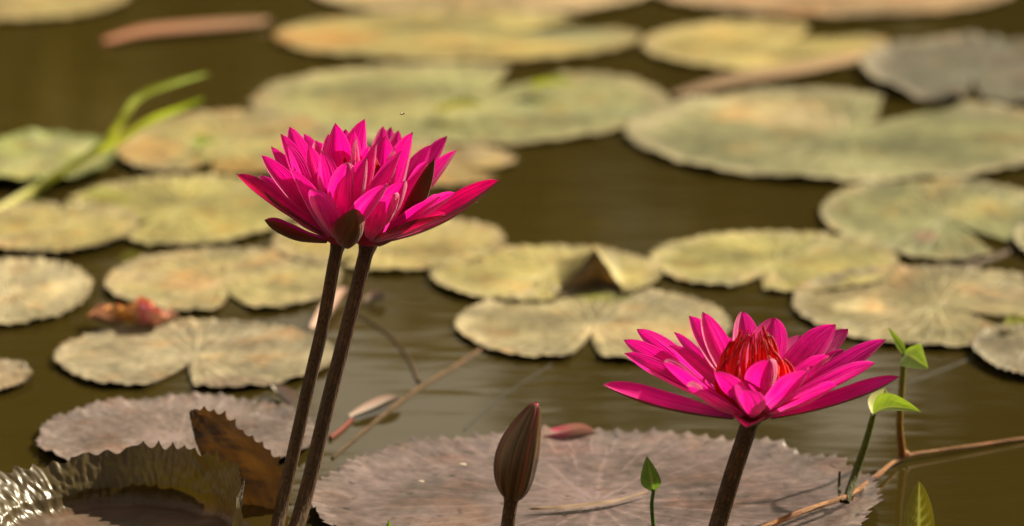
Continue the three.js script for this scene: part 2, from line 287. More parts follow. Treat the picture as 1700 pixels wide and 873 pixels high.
padOf({ x0: 758, x1: 1212, y0: 484, y1: 607, seed: 23, na: 95, nw: 0.13, nd: 0.2, col: '#b3a17c', col2: '#a69570', edge: '#b8a285', teeth: 66, patch: [[0.1, 0.25, 0.3, '#c9ad82'], [0.55, 0.2, 0.4, '#bba379'], [0.1, -0.75, 0.22, '#8d8b20']] }, 'tan notched lily pad in front of the peaked yellow one');
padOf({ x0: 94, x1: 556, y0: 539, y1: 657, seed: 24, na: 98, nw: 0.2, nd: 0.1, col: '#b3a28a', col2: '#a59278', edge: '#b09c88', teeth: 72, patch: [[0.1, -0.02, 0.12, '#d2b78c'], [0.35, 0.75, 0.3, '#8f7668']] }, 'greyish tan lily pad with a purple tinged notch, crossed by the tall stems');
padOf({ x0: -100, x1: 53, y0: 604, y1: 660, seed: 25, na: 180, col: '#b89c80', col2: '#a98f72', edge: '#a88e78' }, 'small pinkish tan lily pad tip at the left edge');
padOf({ x0: 66, x1: 528, y0: 667, y1: 800, seed: 26, na: 60, nd: 0.6, col: '#9c848c', col2: '#8f7880', edge: '#9a828a', teeth: 64, rings: 26, mat: M.padFront, pale: 0.05, lift: 0.002, turn: 0.0010, under: '#3e3a1c' }, 'mauve brown lily pad behind the curled up leaf');
const bigPad = thing('lily_pad', V(padShape({ x0: 512, x1: 1464, y0: 727, y1: 966 }).cx, 0.003, padShape({ x0: 512, x1: 1464, y0: 727, y1: 966 }).cz), 'big purplish brown lily pad in front, under the bud and the open flower', 'lily pad', PADS);
part('blade', padGeo({ x0: 512, x1: 1464, y0: 727, y1: 966, seed: 27, na: 84, nw: 0.06, nd: 0.75, col: '#957a86', col2: '#806870', edge: '#957c84', teeth: 92, per: 6, rings: 34, mat: M.padFront, pale: 0.05, lift: 0.0035, ruffle: 0.4, turn: 0.0015, under: '#403a1c', amp: 0.024 }), M.padFront, bigPad);

// ---------------------------------------------------------------- curled pad at the front left
{
  const C = wat(204, 912), cup = thing('curled_lily_pad', V(C.x, 0.001, C.z), 'curled up glossy lily pad with a toothed standing rim, front left', 'lily pad', PADS);
  const teeth = 50, olive = lin('#463808'), floor = lin('#5c412e'), brown = lin('#302006');
  part('blade', gridGeo(teeth * 12, 56, (u, v) => {
    const th = u * Math.PI * 2, cs = Math.cos(th), sn = Math.sin(th);          // sn > 0 faces the camera
    const up = 1 - sstep(0.25, 0.8, sn), f = Math.min(1, v / 0.4), g = Math.max(0, (v - 0.4) / 0.6), t = (u * teeth) % 1;
    const lean = 0.95 + 0.50 * sstep(-0.3, 0.6, cs) - 0.30 * sstep(0.2, 0.9, -cs);  // the left side leans out, the back and right stand steep
    const ang = lean * Math.min(1, g * 2.6), L = 0.0285 * g * (1 + 0.24 * nz(cs * 3, sn * 3, 8) + 0.10 * nz(cs * 9, sn * 9, 2)) + Math.abs(2 * t - 1) ** 2 * 0.0034 * sstep(0.82, 1, g) * (0.7 + 0.9 * nz(Math.floor(u * teeth + 0.5) * 0.43, 3));
    const pleat = (0.0010 * nz(cs * 5, sn * 5, g * 1.5) + 0.0007 * nz(u * 110, g * 4, 1) + 0.0005 * nz(u * 190, g * 7, 6)) * sstep(0, 0.3, g);
    const R = 0.053 * f + L * Math.cos(ang * up) + pleat * Math.sin(ang), y = 0.0022 + L * Math.sin(ang * up) - pleat * Math.cos(ang) + 0.0016 * nz(cs * 3 * f, sn * 3 * f, 2) * f;
    const c = mixc(mixc(floor, olive, sstep(0.05, 0.35, g)), brown, 0.6 * clamp(0.5 + 1.5 * nz(cs * 3, sn * 3, v * 4)));
    return { p: V(C.x + cs * R, Math.max(0.0012, y), C.z + sn * R * 1.12), c, uv: [u, v] };
  }), M.padCurl, cup);
  // the lobe on the other side of the notch, standing up like a torn flap
  const left = new THREE.CatmullRomCurve3([[314, 684], [324, 730], [348, 782], [408, 852]].map(([x, y], i) => pt(x, y, [2.172, 2.170, 2.168, 2.164][i])));
  const right = new THREE.CatmullRomCurve3([[324, 678], [362, 688], [402, 716], [440, 744], [468, 778], [478, 814], [472, 850]].map(([x, y], i) => pt(x, y, [2.171, 2.164, 2.158, 2.152, 2.150, 2.150, 2.152][i])));
  part('torn_lobe', gridGeo(16, 160, (u, v) => {
    const a = left.getPoint(v), b = right.getPoint(v), t = (v * 15) % 1, d = b.clone().sub(a);
    const p = a.clone().addScaledVector(d, u), T = right.getTangent(v), out = V(-T.y, T.x, 0).normalize(); if (out.y < 0 && v < 0.6) out.negate(); if (v >= 0.6 && out.x < 0) out.negate();
    p.addScaledVector(out, 0.0030 * Math.abs(2 * t - 1) ** 2 * (0.8 + 1.2 * nz(Math.floor(v * 15 + 0.5) * 0.6, 4)) * sstep(0.75, 1, u) * sstep(0, 0.06, v)).add(V(0, 0, -0.002 * Math.sin(u * Math.PI) + 0.003 * nz(u * 3, v * 5, 3) + 0.0012 * nz(u * 9, v * 16, 6)));
    return { p, c: mixc(lin('#54360e'), lin('#2e1c08'), clamp(0.5 + 1.3 * fbm(u * 3, v * 5, 2, 3))), uv: [v * 0.25, u * 0.5] };
  }), M.lobe, cup);
}

// ---------------------------------------------------------------- petals
const UP = V(0.04, 1, 0.02).normalize();
// outline of a blade along its length: 0 at base .. 1 at tip
const lance = (t, m = 0.5, b = 0.42) => t < m ? b + (1 - b) * Math.sin(t / m * Math.PI / 2) : Math.pow(Math.max(0, 1 - ((t - m) / (1 - m)) ** 2.6), 0.78);
function blade({ base, tip, W, bend = 0.12, cup = 0.45, twist = 0, radial, inner, outer, thick = 0, nu = 12, nv = 22, profile = lance, tipCurl = 0, sd = 0, up = UP, wave = 0.02 }) {
  const chord = tip.clone().sub(base), L = chord.length();
  if (!radial) { radial = chord.clone().addScaledVector(up, -chord.dot(up)); if (radial.length() < 0.1 * L) radial.add(V(0, 0, 0.1 * L)); }
  radial = radial.clone().normalize();
  const ctrl = base.clone().addScaledVector(chord, 0.48).addScaledVector(radial, bend * L).addScaledVector(up, -bend * L * 0.9);
  const side = new THREE.Vector3().crossVectors(up, radial).normalize();
  const layer = sgn => gridGeo(nu, nv, (u, t) => {
    const a = base.clone().multiplyScalar((1 - t) ** 2).addScaledVector(ctrl, 2 * t * (1 - t)).addScaledVector(tip, t * t);
    const T = ctrl.clone().sub(base).multiplyScalar(1 - t).addScaledVector(tip.clone().sub(ctrl), t).normalize();
    let S = side.clone().addScaledVector(T, -side.dot(T)).normalize(), N = new THREE.Vector3().crossVectors(T, S).normalize();
    if (N.dot(up.clone().addScaledVector(radial, -1)) < 0) N.negate();
    const tw = twist * (0.4 + 0.6 * t); const S2 = S.clone().multiplyScalar(Math.cos(tw)).addScaledVector(N, Math.sin(tw)), N2 = N.clone().multiplyScalar(Math.cos(tw)).addScaledVector(S, -Math.sin(tw));
    const s = u * 2 - 1, w = W / 2 * profile(t) * (1 + 0.05 * nz(t * 4, s > 0 ? 3 : 8, sd));
    const cp = cup * w * (s * s) * (1 + 0.6 * t) - 0.10 * w * (1 - Math.abs(s)) ** 3;
    a.addScaledVector(S2, s * w * (1 - 0.12 * cup * s * s)).addScaledVector(N2, cp + tipCurl * L * Math.max(0, t - 0.75) ** 2 * 4 + wave * W * nz(t * 3.2, s * 1.5, sd + 4) - (sgn < 0 ? thick * (1 - s ** 4) * (1 - t ** 6) : 0));
    return { p: a, c: (sgn < 0 ? outer : inner)(t, s) };
  });
  return outer && thick ? mergeGeometries([layer(1), layer(-1)]) : layer(1);
}
const PINK = [0.95, 0.006, 0.40], DEEP = [0.84, 0.003, 0.35], PALE = [0.95, 0.24, 0.62];
const petalColour = k => (t, s) => mixc(mixc(mixc(PINK, DEEP, clamp(0.35 + 0.5 * nz(t * 2, s * 1.5, k) + 0.25 * sstep(0.85, 1, t))), PALE, clamp(0.22 * (1 - sstep(0.05, 0.5, t)) + 0.6 * Math.max(0, nz(s * 9, t * 1.2, k + 2) - 0.1) * (1 - 0.6 * t) + 0.12 * sstep(0.85, 1, Math.abs(s)))), [0.30, 0.02, 0.05], 0.75 * sstep(0.955, 1, t + 0.02 * nz(s * 3, k)) * (nz(k, 5) > -0.1 ? 1 : 0.2));
const sepalBack = k => (t, s) => { const st = sstep(0.1, 0.45, nz(s * 6 + 0.5, t * 0.8, k) + 0.12), e = sstep(0.72, 1, Math.abs(s)); return mixc(mixc(lin('#6a440e'), lin('#80160c'), st * 0.8), lin('#b0142a'), e * 0.7); };
// a petal with a reddish brown streak on its back
const streakBack = k => (t, s) => mixc(PINK, lin('#7d2a14'), sstep(0.35, 0.9, s * (k % 2 ? 1 : -1) + 0.3 * nz(t * 3, s, k)) * 0.9);

function flower({ name = 'water_lily', foot, headPx, headDepth, stemPts, stemR, label, petals, sepals, stamens, disc = 0.0075 }) {
  const g = thing(name, foot, label, 'flower', 'pink water lilies in bloom');
  const head = pt(headPx[0], headPx[1], headDepth);
  const path = stemPts.map(([x, y, d]) => pt(x, y, d)); path.unshift(foot.clone()); path.push(head.clone().addScaledVector(UP, 0.001));
  part('stem', tube(path, t => stemR * (1.04 - 0.08 * t + 0.35 * sstep(0.955, 1, t)), 60, 20, (t, a) => mixc(mixc(lin('#4e3a20'), lin('#45240f'), sstep(0.3, 0.95, t)), lin('#664626'), clamp(0.4 + 0.9 * nz(Math.cos(a) * 2, Math.sin(a) * 2 + t * 3, 4)))), M.stem, g);
  // the receptacle that the petals spring from
  const cone = [[0.0035, -0.001], [0.0062, 0.001], [0.0078, 0.004], [0.0074, 0.0075], [0.004, 0.0105], [0.0002, 0.011]].map(([r, y]) => new THREE.Vector2(r * disc / 0.0075, y));
  const rec = new THREE.LatheGeometry(cone, 20); rec.translate(head.x, head.y, head.z);
  const rc = new Float32Array(rec.attributes.position.count * 3).map((_, i) => [0.42, 0.02, 0.06][i % 3]); rec.setAttribute('color', new THREE.BufferAttribute(rc, 3));
  part('receptacle', rec, M.stamen, g);
  const at = (tip, level) => {
    const rad = tip.clone().sub(head); rad.y = 0; rad.normalize();
    return head.clone().addScaledVector(rad, disc * [0.80, 0.92, 0.80][level]).addScaledVector(UP, [0.0025, 0.005, 0.008][level]);
  };
  petals.forEach(([x, y, dz, w, level, o = {}], i) => {
    const tip = pt(x, y, headDepth - dz), k = i * 3.7 + headPx[0], radial = tip.clone().sub(head); radial.y = 0;
    part('petal', blade({ base: at(tip, level), tip, W: w * (stamens.wide ?? 1.22) / 1000, bend: [0.05, 0.08, 0.10][level], cup: 0.5, radial, inner: petalColour(k), sd: k, twist: 0.5 * nz(k, 2) + [0.42, 0.30, 0.12][level] * radial.clone().normalize().x, wave: 0.035, ...(o.streak ? { outer: streakBack(o.streak), thick: 0.0004 } : {}), ...o }), M.petal, g);
  });
  sepals.forEach(([x, y, dz, w, o = {}], i) => {
    const tip = pt(x, y, headDepth - dz), k = i * 5.1 + 2, radial = tip.clone().sub(head); radial.y = 0;
    const m = part('sepal', blade({ base: at(tip, 0).addScaledVector(UP, -0.002), tip, W: w / 1000, bend: 0.12, cup: 0.5, radial, inner: petalColour(k), outer: sepalBack(k), thick: 0.0007, sd: k, twist: 0.45 * radial.clone().normalize().x, ...o }), M.sepal, g);
    if (o.label) m.userData.label = o.label;
  });
  const { n, len, spread, bulge, fat = 1 } = stamens;
  for (let i = 0; i < n; i++) {
    const ring = i / n, a = i * 2.399963, r0 = disc * (0.35 + 0.5 * ring), ca = Math.cos(a), sa = Math.sin(a), L = len * (1.08 - 0.28 * ring) * rr(0.9, 1.1);
    const b = head.clone().add(V(ca * r0, 0.0085 - 0.004 * ring, sa * r0)), out = spread * (0.25 + 0.75 * ring) * rr(0.85, 1.12), tw = rr(-0.25, 0.25);
    const P = (h, q) => head.clone().add(V(Math.cos(a + tw * h) * (r0 + out * q), b.y - head.y + L * h, Math.sin(a + tw * h) * (r0 + out * q)));
    const dark = rr(0, 1), wob = rr(-0.2, 0.25);
    part('stamen', tube([b, P(0.3, 0.75 * bulge), P(0.6, 1.02), P(0.85, 0.78 + wob * 0.5), P(1, 0.32 + wob)], (t, q) => 0.0016 * fat * (1 - 0.5 * t) * (1 - 0.45 * Math.cos(q) ** 2), 12, 8,
      t => mixc(mixc([0.62, 0.002, 0.014], [0.94, 0.016, 0.014], dark), [0.34, 0.001, 0.010], sstep(0.65, 1, t) * 0.8)), M.stamen, g);
  }
  return g;
}

flower({
  foot: wat(452, 915), headPx: [563, 401], headDepth: 2.072, stemPts: [[470, 830, 2.096], [508, 660, 2.09], [538, 530, 2.082], [556, 430, 2.074]], stemR: 0.0031,
  label: 'pink water lily on the left tall brown stem, brown sepal at its front',
  petals: [
    [393, 289, 0.006, 9.5, 0, { streak: 1, cup: 0.6 }], [429, 291, -0.022, 9, 0], [434, 257, -0.012, 10, 1], [466, 222, -0.008, 11, 1], [481, 210, -0.030, 11, 1],
    [477, 239, 0.014, 12, 1], [505, 222, -0.046, 11, 0], [524, 233, -0.040, 12, 1], [484, 281, 0.034, 11, 0], [557, 204, 0.006, 13.5, 2], [606, 197, -0.016, 14.5, 2],
    [577, 269, 0.040, 13, 1], [519, 315, 0.050, 10.5, 0], [627, 234, 0.016, 12, 2], [667, 250, 0.026, 13, 1], [643, 306, 0.050, 12.5, 0], [534, 250, 0.026, 12, 2],
    [574, 214, -0.034, 12, 2], [608, 262, 0.036, 13, 2], [588, 216, -0.004, 13, 2], [614, 242, 0.004, 13, 2], [545, 222, -0.022, 10, 2], [512, 240, 0.0, 10.5, 2], [450, 243, -0.022, 8.5, 1], [592, 226, 0.012, 10.5, 2]],
  sepals: [[594, 352, 0.040, 17, { cup: 0.75, bend: 0.30, tipCurl: 0.4, label: 'short rounded olive brown sepal facing the front' }], [439, 365, 0.012, 13, { bend: 0.16, cup: 0.55, twist: 0, label: 'dark brown sepal stretched out to the left' }], [470, 330, -0.045, 13, {}]],
  stamens: { n: 26, len: 0.027, spread: 0.006, bulge: 1 },
});
flower({
  foot: wat(484, 903), headPx: [612, 405], headDepth: 2.100, stemPts: [[508, 820, 2.108], [547, 660, 2.106], [588, 500, 2.104], [604, 434, 2.102]], stemR: 0.0036,
  label: 'pink water lily on the right tall stem with the long petal reaching right',
  petals: [
    [685, 219, 0.0, 14.5, 2], [742, 226, -0.030, 11, 1], [758, 249, -0.010, 11, 1], [828, 299, 0.010, 11.5, 0, { streak: 2, bend: 0.10 }], [731, 326, 0.046, 12, 0], [757, 320, 0.026, 10, 0],
    [711, 268, 0.022, 14, 1], [636, 209, -0.040, 9.5, 1], [649, 210, -0.046, 9, 1], [655, 246, 0.012, 13, 2], [640, 226, -0.01, 13, 2], [600, 232, -0.045, 12, 1], [672, 300, 0.040, 12, 1], [655, 322, 0.050, 12.5, 0], [741, 358, 0.058, 10.5, 0, { streak: 2, bend: 0.03 }], [668, 232, -0.02, 12, 2], [662, 216, -0.034, 9.5, 2], [715, 240, -0.02, 10.5, 1]],
  sepals: [[722, 263, 0.034, 13.5, { bend: 0.20, cup: 0.5, twist: 0, label: 'upright dark maroon sepal with a red right edge' }], [800, 320, -0.02, 11, {}]],
  stamens: { n: 22, len: 0.030, spread: 0.006, bulge: 1 },
});
const openFlower = flower({
  foot: wat(1160, 992), headPx: [1248, 694], headDepth: 2.008, stemPts: [[1193, 868, 2.022], [1219, 780, 2.015], [1238, 722, 2.010]], stemR: 0.0041, disc: 0.0105,
  label: 'wide open pink water lily showing red stamens above the big pad',
  petals: [
    [1036, 586, -0.012, 11.5, 1, { bend: 0.08 }], [1035, 564, -0.024, 12, 1, { bend: 0.08 }], [1057, 546, -0.036, 12, 1, { bend: 0.08 }], [1119, 551, -0.052, 8, 0], [1144, 524, -0.030, 13, 2], [1166, 517, -0.022, 11.5, 2],
    [1232, 516, -0.042, 12.5, 2], [1286, 527, -0.036, 16, 2], [1387, 538, -0.020, 16.5, 1], [1408, 546, -0.042, 12, 0], [1402, 580, -0.030, 9, 1], [1471, 563, -0.018, 12.5, 0, { bend: 0.08 }],
    [1453, 602, 0.012, 12.5, 1, { bend: 0.07 }], [1100, 600, 0.030, 14, 1, { bend: 0.08 }], [1188, 617, 0.040, 13.5, 2], [1234, 648, 0.058, 13.5, 0], [1278, 597, 0.032, 15, 2], [1344, 613, 0.038, 14.5, 1],
    [1200, 556, -0.048, 11, 1], [1330, 556, -0.050, 12, 1], [1110, 574, -0.010, 13, 2], [1378, 590, 0.0, 13, 2], [1140, 640, 0.045, 12, 0, { bend: 0.06 }], [1390, 640, 0.030, 11, 0, { bend: 0.06 }]],
  sepals: [[1001, 638, 0.010, 14, { bend: 0.07, cup: 0.4 }], [1493, 625, 0.006, 11.5, { bend: 0.07, cup: 0.4 }], [1238, 709, 0.036, 15, { bend: -0.05, cup: 0.35, label: 'short pink sepal bent down at the front' }], [1275, 560, -0.055, 13, {}]],
  stamens: { n: 56, len: 0.0295, spread: 0.0092, bulge: 1.05, fat: 0.82, wide: 1.15 },
});

// ---------------------------------------------------------------- bud
{
  const foot = wat(832, 990), g = thing('flower_bud', foot, 'closed olive brown water lily bud with a pink tip on a short stem', 'bud');
  const b = pt(848, 829, 2.012), tip = pt(890, 668, 2.002), ax = tip.clone().sub(b), L = ax.length(); ax.normalize();
  part('stem', tube([foot, pt(842, 880, 2.016), b.clone().addScaledVector(ax, 0.002)], t => 0.0031 + 0.0006 * sstep(0.9, 1, t), 30, 18, t => mixc(lin('#6d5638'), lin('#5a3a22'), t)), M.stem, g);
  const e1 = V(1, 0, 0).addScaledVector(ax, -ax.x).normalize(), e2 = new THREE.Vector3().crossVectors(ax, e1);
  const prof = new THREE.CatmullRomCurve3([[0, 0.0035], [0.05, 0.0062], [0.16, 0.0092], [0.33, 0.0108], [0.52, 0.0104], [0.72, 0.0080], [0.88, 0.0050], [0.96, 0.0030], [1, 0.0012]].map(([t, r]) => V(t, r * 0.86, 0)));
  const bent = t => b.clone().addScaledVector(ax, L * t).addScaledVector(e1, 0.0022 * Math.sin(t * Math.PI) * -1);
  const on = (t, a, k) => { const q = prof.getPoint(t); return bent(q.x).addScaledVector(e1, Math.cos(a) * q.y * k).addScaledVector(e2, Math.sin(a) * q.y * k); };
  part('petal_core', gridGeo(24, 30, (u, t) => ({ p: on(t, u * 6.2832, 0.86 + 0.05 * Math.sin(u * 31)), c: mixc([0.55, 0.06, 0.10], [0.72, 0.14, 0.20], t) })), M.bud, g);
  // e2 points along ax x e1; sepals a quarter turn apart, each a keeled shell with a reddish margin
  for (const a0 of [-0.35, 1.25, 2.75, 4.35]) part('sepal', gridGeo(18, 34, (u, t) => {
    const s = u * 2 - 1, span = 0.86 * (1 - 0.35 * t ** 4), tt = t * (0.985 - 0.06 * s * s);
    const k = 1.0 + 0.05 * (1 - s * s) - 0.05 * Math.abs(s) ** 6 + 0.012 * Math.cos(s * 14);
    const e = sstep(0.80, 0.98, Math.abs(s)), st = nz(s * 5, t * 0.8, a0 * 3);
    return { p: on(tt, a0 + s * span, k), c: mixc(mixc(lin('#6e5628'), lin('#3f2a10'), clamp(0.4 + 1.8 * st)), lin('#9a5236'), e * 0.85) };
  }), M.bud, g);
}

// ---------------------------------------------------------------- vine and seedlings
const green = (a, b) => (t, s) => mixc(mixc(lin(a), lin(b), clamp(0.4 + 0.35 * Math.abs(s) + 0.9 * nz(t * 4, s * 3, 3))), lin('#b5b860'), 0.45 * Math.max(Math.exp(-((s / 0.09) ** 2)), 0.7 * Math.max(0, Math.sin((t - 0.3 * Math.abs(s)) * 45)) ** 6));
const ovate = t => t < 0.32 ? 0.25 + 0.75 * Math.sin(t / 0.32 * Math.PI / 2) : Math.pow(Math.max(0, 1 - ((t - 0.32) / 0.68) ** 1.6), 0.9);
{
  const run = [[1215, 900, 0.004], [1290, 866, 0.008], [1352, 842, 0.009], [1405, 824, 0.008], [1455, 790, 0.004], [1503, 757, 0.003], [1560, 748, 0.0025], [1630, 738, 0.002], [1740, 722, 0.001]];
  const vinePts = run.map(([x, y, h]) => wat(x, y, h));
  const v = thing('vine', wat(1405, 824, 0), 'orange brown creeping vine lying on the water, right of the big pad', 'vine');
  part('runner', tube(vinePts, t => 0.0015 - 0.0006 * t + 0.0004 * Math.exp(-(((t - 0.53) / 0.012) ** 2)), 120, 10, t => mixc(lin('#9a6a30'), lin('#a8622a'), clamp(0.5 + 0.9 * nz(t * 14, 1)))), M.stem, v);
  part('stub', tube([wat(1396, 832, 0.008), pt(1393, 808, 2.156), pt(1394, 783, 2.154)], t => 0.0009 * (1.1 - 0.4 * t), 10, 8, t => lin('#4f4a1e')), M.stem, v);
  for (const [x, y] of [[1500, 753], [1408, 826]]) {
    const c = wat(x, y, 0.004), nodeGeo = new THREE.SphereGeometry(0.0026, 12, 8).scale(1.2, 0.8, 1).translate(c.x, c.y, c.z);
    nodeGeo.setAttribute('color', new THREE.BufferAttribute(new Float32Array(nodeGeo.attributes.position.count * 3).map((_, i) => lin('#a87a4e')[i % 3]), 3));
    part('node', nodeGeo, M.stem, v);
  }
  const seedling = (foot, path, r, label, leaves, c0 = '#5f5a1c', c1 = '#8a8a2e') => {
    const g = thing('seedling', foot, label, 'seedling', 'green seedlings on the water');
    part('stem', tube([foot, ...path], t => r * (1.15 - 0.35 * t), 30, 10, t => mixc(lin(c0), lin(c1), t)), M.stem, g);
    for (const o of leaves) part('leaf', blade({ profile: ovate, cup: 0.3, bend: 0.05, nu: 24, nv: 48, inner: green('#6f8a14', '#86a31e'), sd: o.W * 900, ...o }), M.leaf, g);
  };
  const dA = 2.150;
  seedling(wat(1404, 833, 0.006), [pt(1420, 785, 2.155), pt(1437, 735, dA), pt(1450, 688, 2.142)], 0.0018, 'seedling with a folded leaf just under the open flower\'s right petals', [
    { base: pt(1450, 688, 2.142), tip: pt(1529, 684, 2.120), W: 0.0125, bend: -0.22, cup: 0.5, radial: V(1, 0, 0.3), twist: 0.9 },
    { base: pt(1450, 688, 2.142), tip: pt(1470, 644, 2.160), W: 0.010, bend: 0.1, cup: 0.7, radial: V(-0.3, 0, -1), inner: green('#9ca44a', '#b0b060') }], '#4a4a14', '#6a7a1c');
  const dB = 2.30;
  seedling(wat(1498, 756, 0.004), [pt(1493, 700, 2.215), pt(1497, 640, 2.205), pt(1501, 588, 2.195)], 0.0017, 'taller seedling with two small leaves rising from the vine', [
    { base: pt(1501, 590, 2.195), tip: pt(1474, 543, 2.200), W: 0.0055, bend: 0.06, cup: 0.6 },
    { base: pt(1502, 588, 2.195), tip: pt(1541, 612, 2.175), W: 0.0155, bend: -0.18, cup: 0.3, radial: V(1, 0, 0.25), twist: 1.2, profile: t => t < 0.55 ? 0.15 + 0.85 * t / 0.55 : Math.pow(Math.max(0, 1 - ((t - 0.55) / 0.45) ** 1.4), 0.9) }], '#a5662c', '#7f8c24');
  seedling(wat(1086, 990), [pt(1085, 880, 2.016), pt(1082, 838, 2.012), pt(1085, 812, 2.010)], 0.0010, 'single leaf seedling standing before the big pad', [
    { base: pt(1085, 814, 2.010), tip: pt(1074, 757, 2.006), W: 0.0098, bend: 0.05, cup: 0.35, radial: V(0.2, 0, -1), inner: green('#4d7415', '#638a1c') }], '#5f8020', '#4f7a1a');
  seedling(wat(643, 992), [pt(643, 900, 2.02), pt(644, 885, 2.02)], 0.0010, 'tiny green shoot tip at the bottom edge left of the bud', [
    { base: pt(644, 888, 2.02), tip: pt(646, 862, 2.02), W: 0.003, bend: 0.02, cup: 0.6, radial: V(0, 0, -1) }]);
  // pointed leaf standing near the lower right
  single('pointed_leaf', blade({ base: wat(1525, 925), tip: pt(1526, 797, 2.02), W: 0.0150, bend: 0.02, cup: 0.25, radial: V(0, 0, -1), inner: green('#4c4606', '#565008'), profile: t => lance(t, 0.35, 0.8) }), M.leaf, 'olive pointed leaf rising at the bottom edge right of the vine', 'leaf');
}

// ---------------------------------------------------------------- grass plant at the left
{
  const foot = wat(-40, 372), g = thing('grass_plant', foot, 'bright green grass plant leaning over the lily pads at the left', 'grass');
  const q = [pt(60, 312, 2.86), pt(130, 268, 2.86), pt(178, 234, 2.86)];
  part('stalk', tube([foot, ...q], t => 0.0034 - 0.0010 * t, 30, 10, t => mixc(lin('#c2b23c'), lin('#b4c03c'), t)), M.leaf, g);
  const strip = (pts, w) => { const c = new THREE.CatmullRomCurve3(pts); return gridGeo(4, 30, (u, v) => { const p = c.getPoint(v), T = c.getTangent(v), S = new THREE.Vector3().crossVectors(T, V(0, 0.4, 1)).normalize(), s = u * 2 - 1; return { p: p.addScaledVector(S, s * w * Math.min(1, 0.5 + 2 * v) * Math.sqrt(Math.max(0, 1 - v ** 3))).add(V(0, 0, Math.abs(s) * w * 0.5)), c: mixc(lin('#c8cc48'), lin('#a2c02a'), v) }; }); };
  part('leaf_blade', strip([q[1], q[2], pt(205, 195, 2.86), pt(232, 160, 2.87), pt(285, 138, 2.88), pt(350, 120, 2.90)], 0.0026), M.leaf, g);
  part('leaf_blade', strip([q[1], pt(190, 238, 2.85), pt(250, 200, 2.85), pt(300, 180, 2.84), pt(340, 162, 2.84)], 0.0026), M.leaf, g);
}

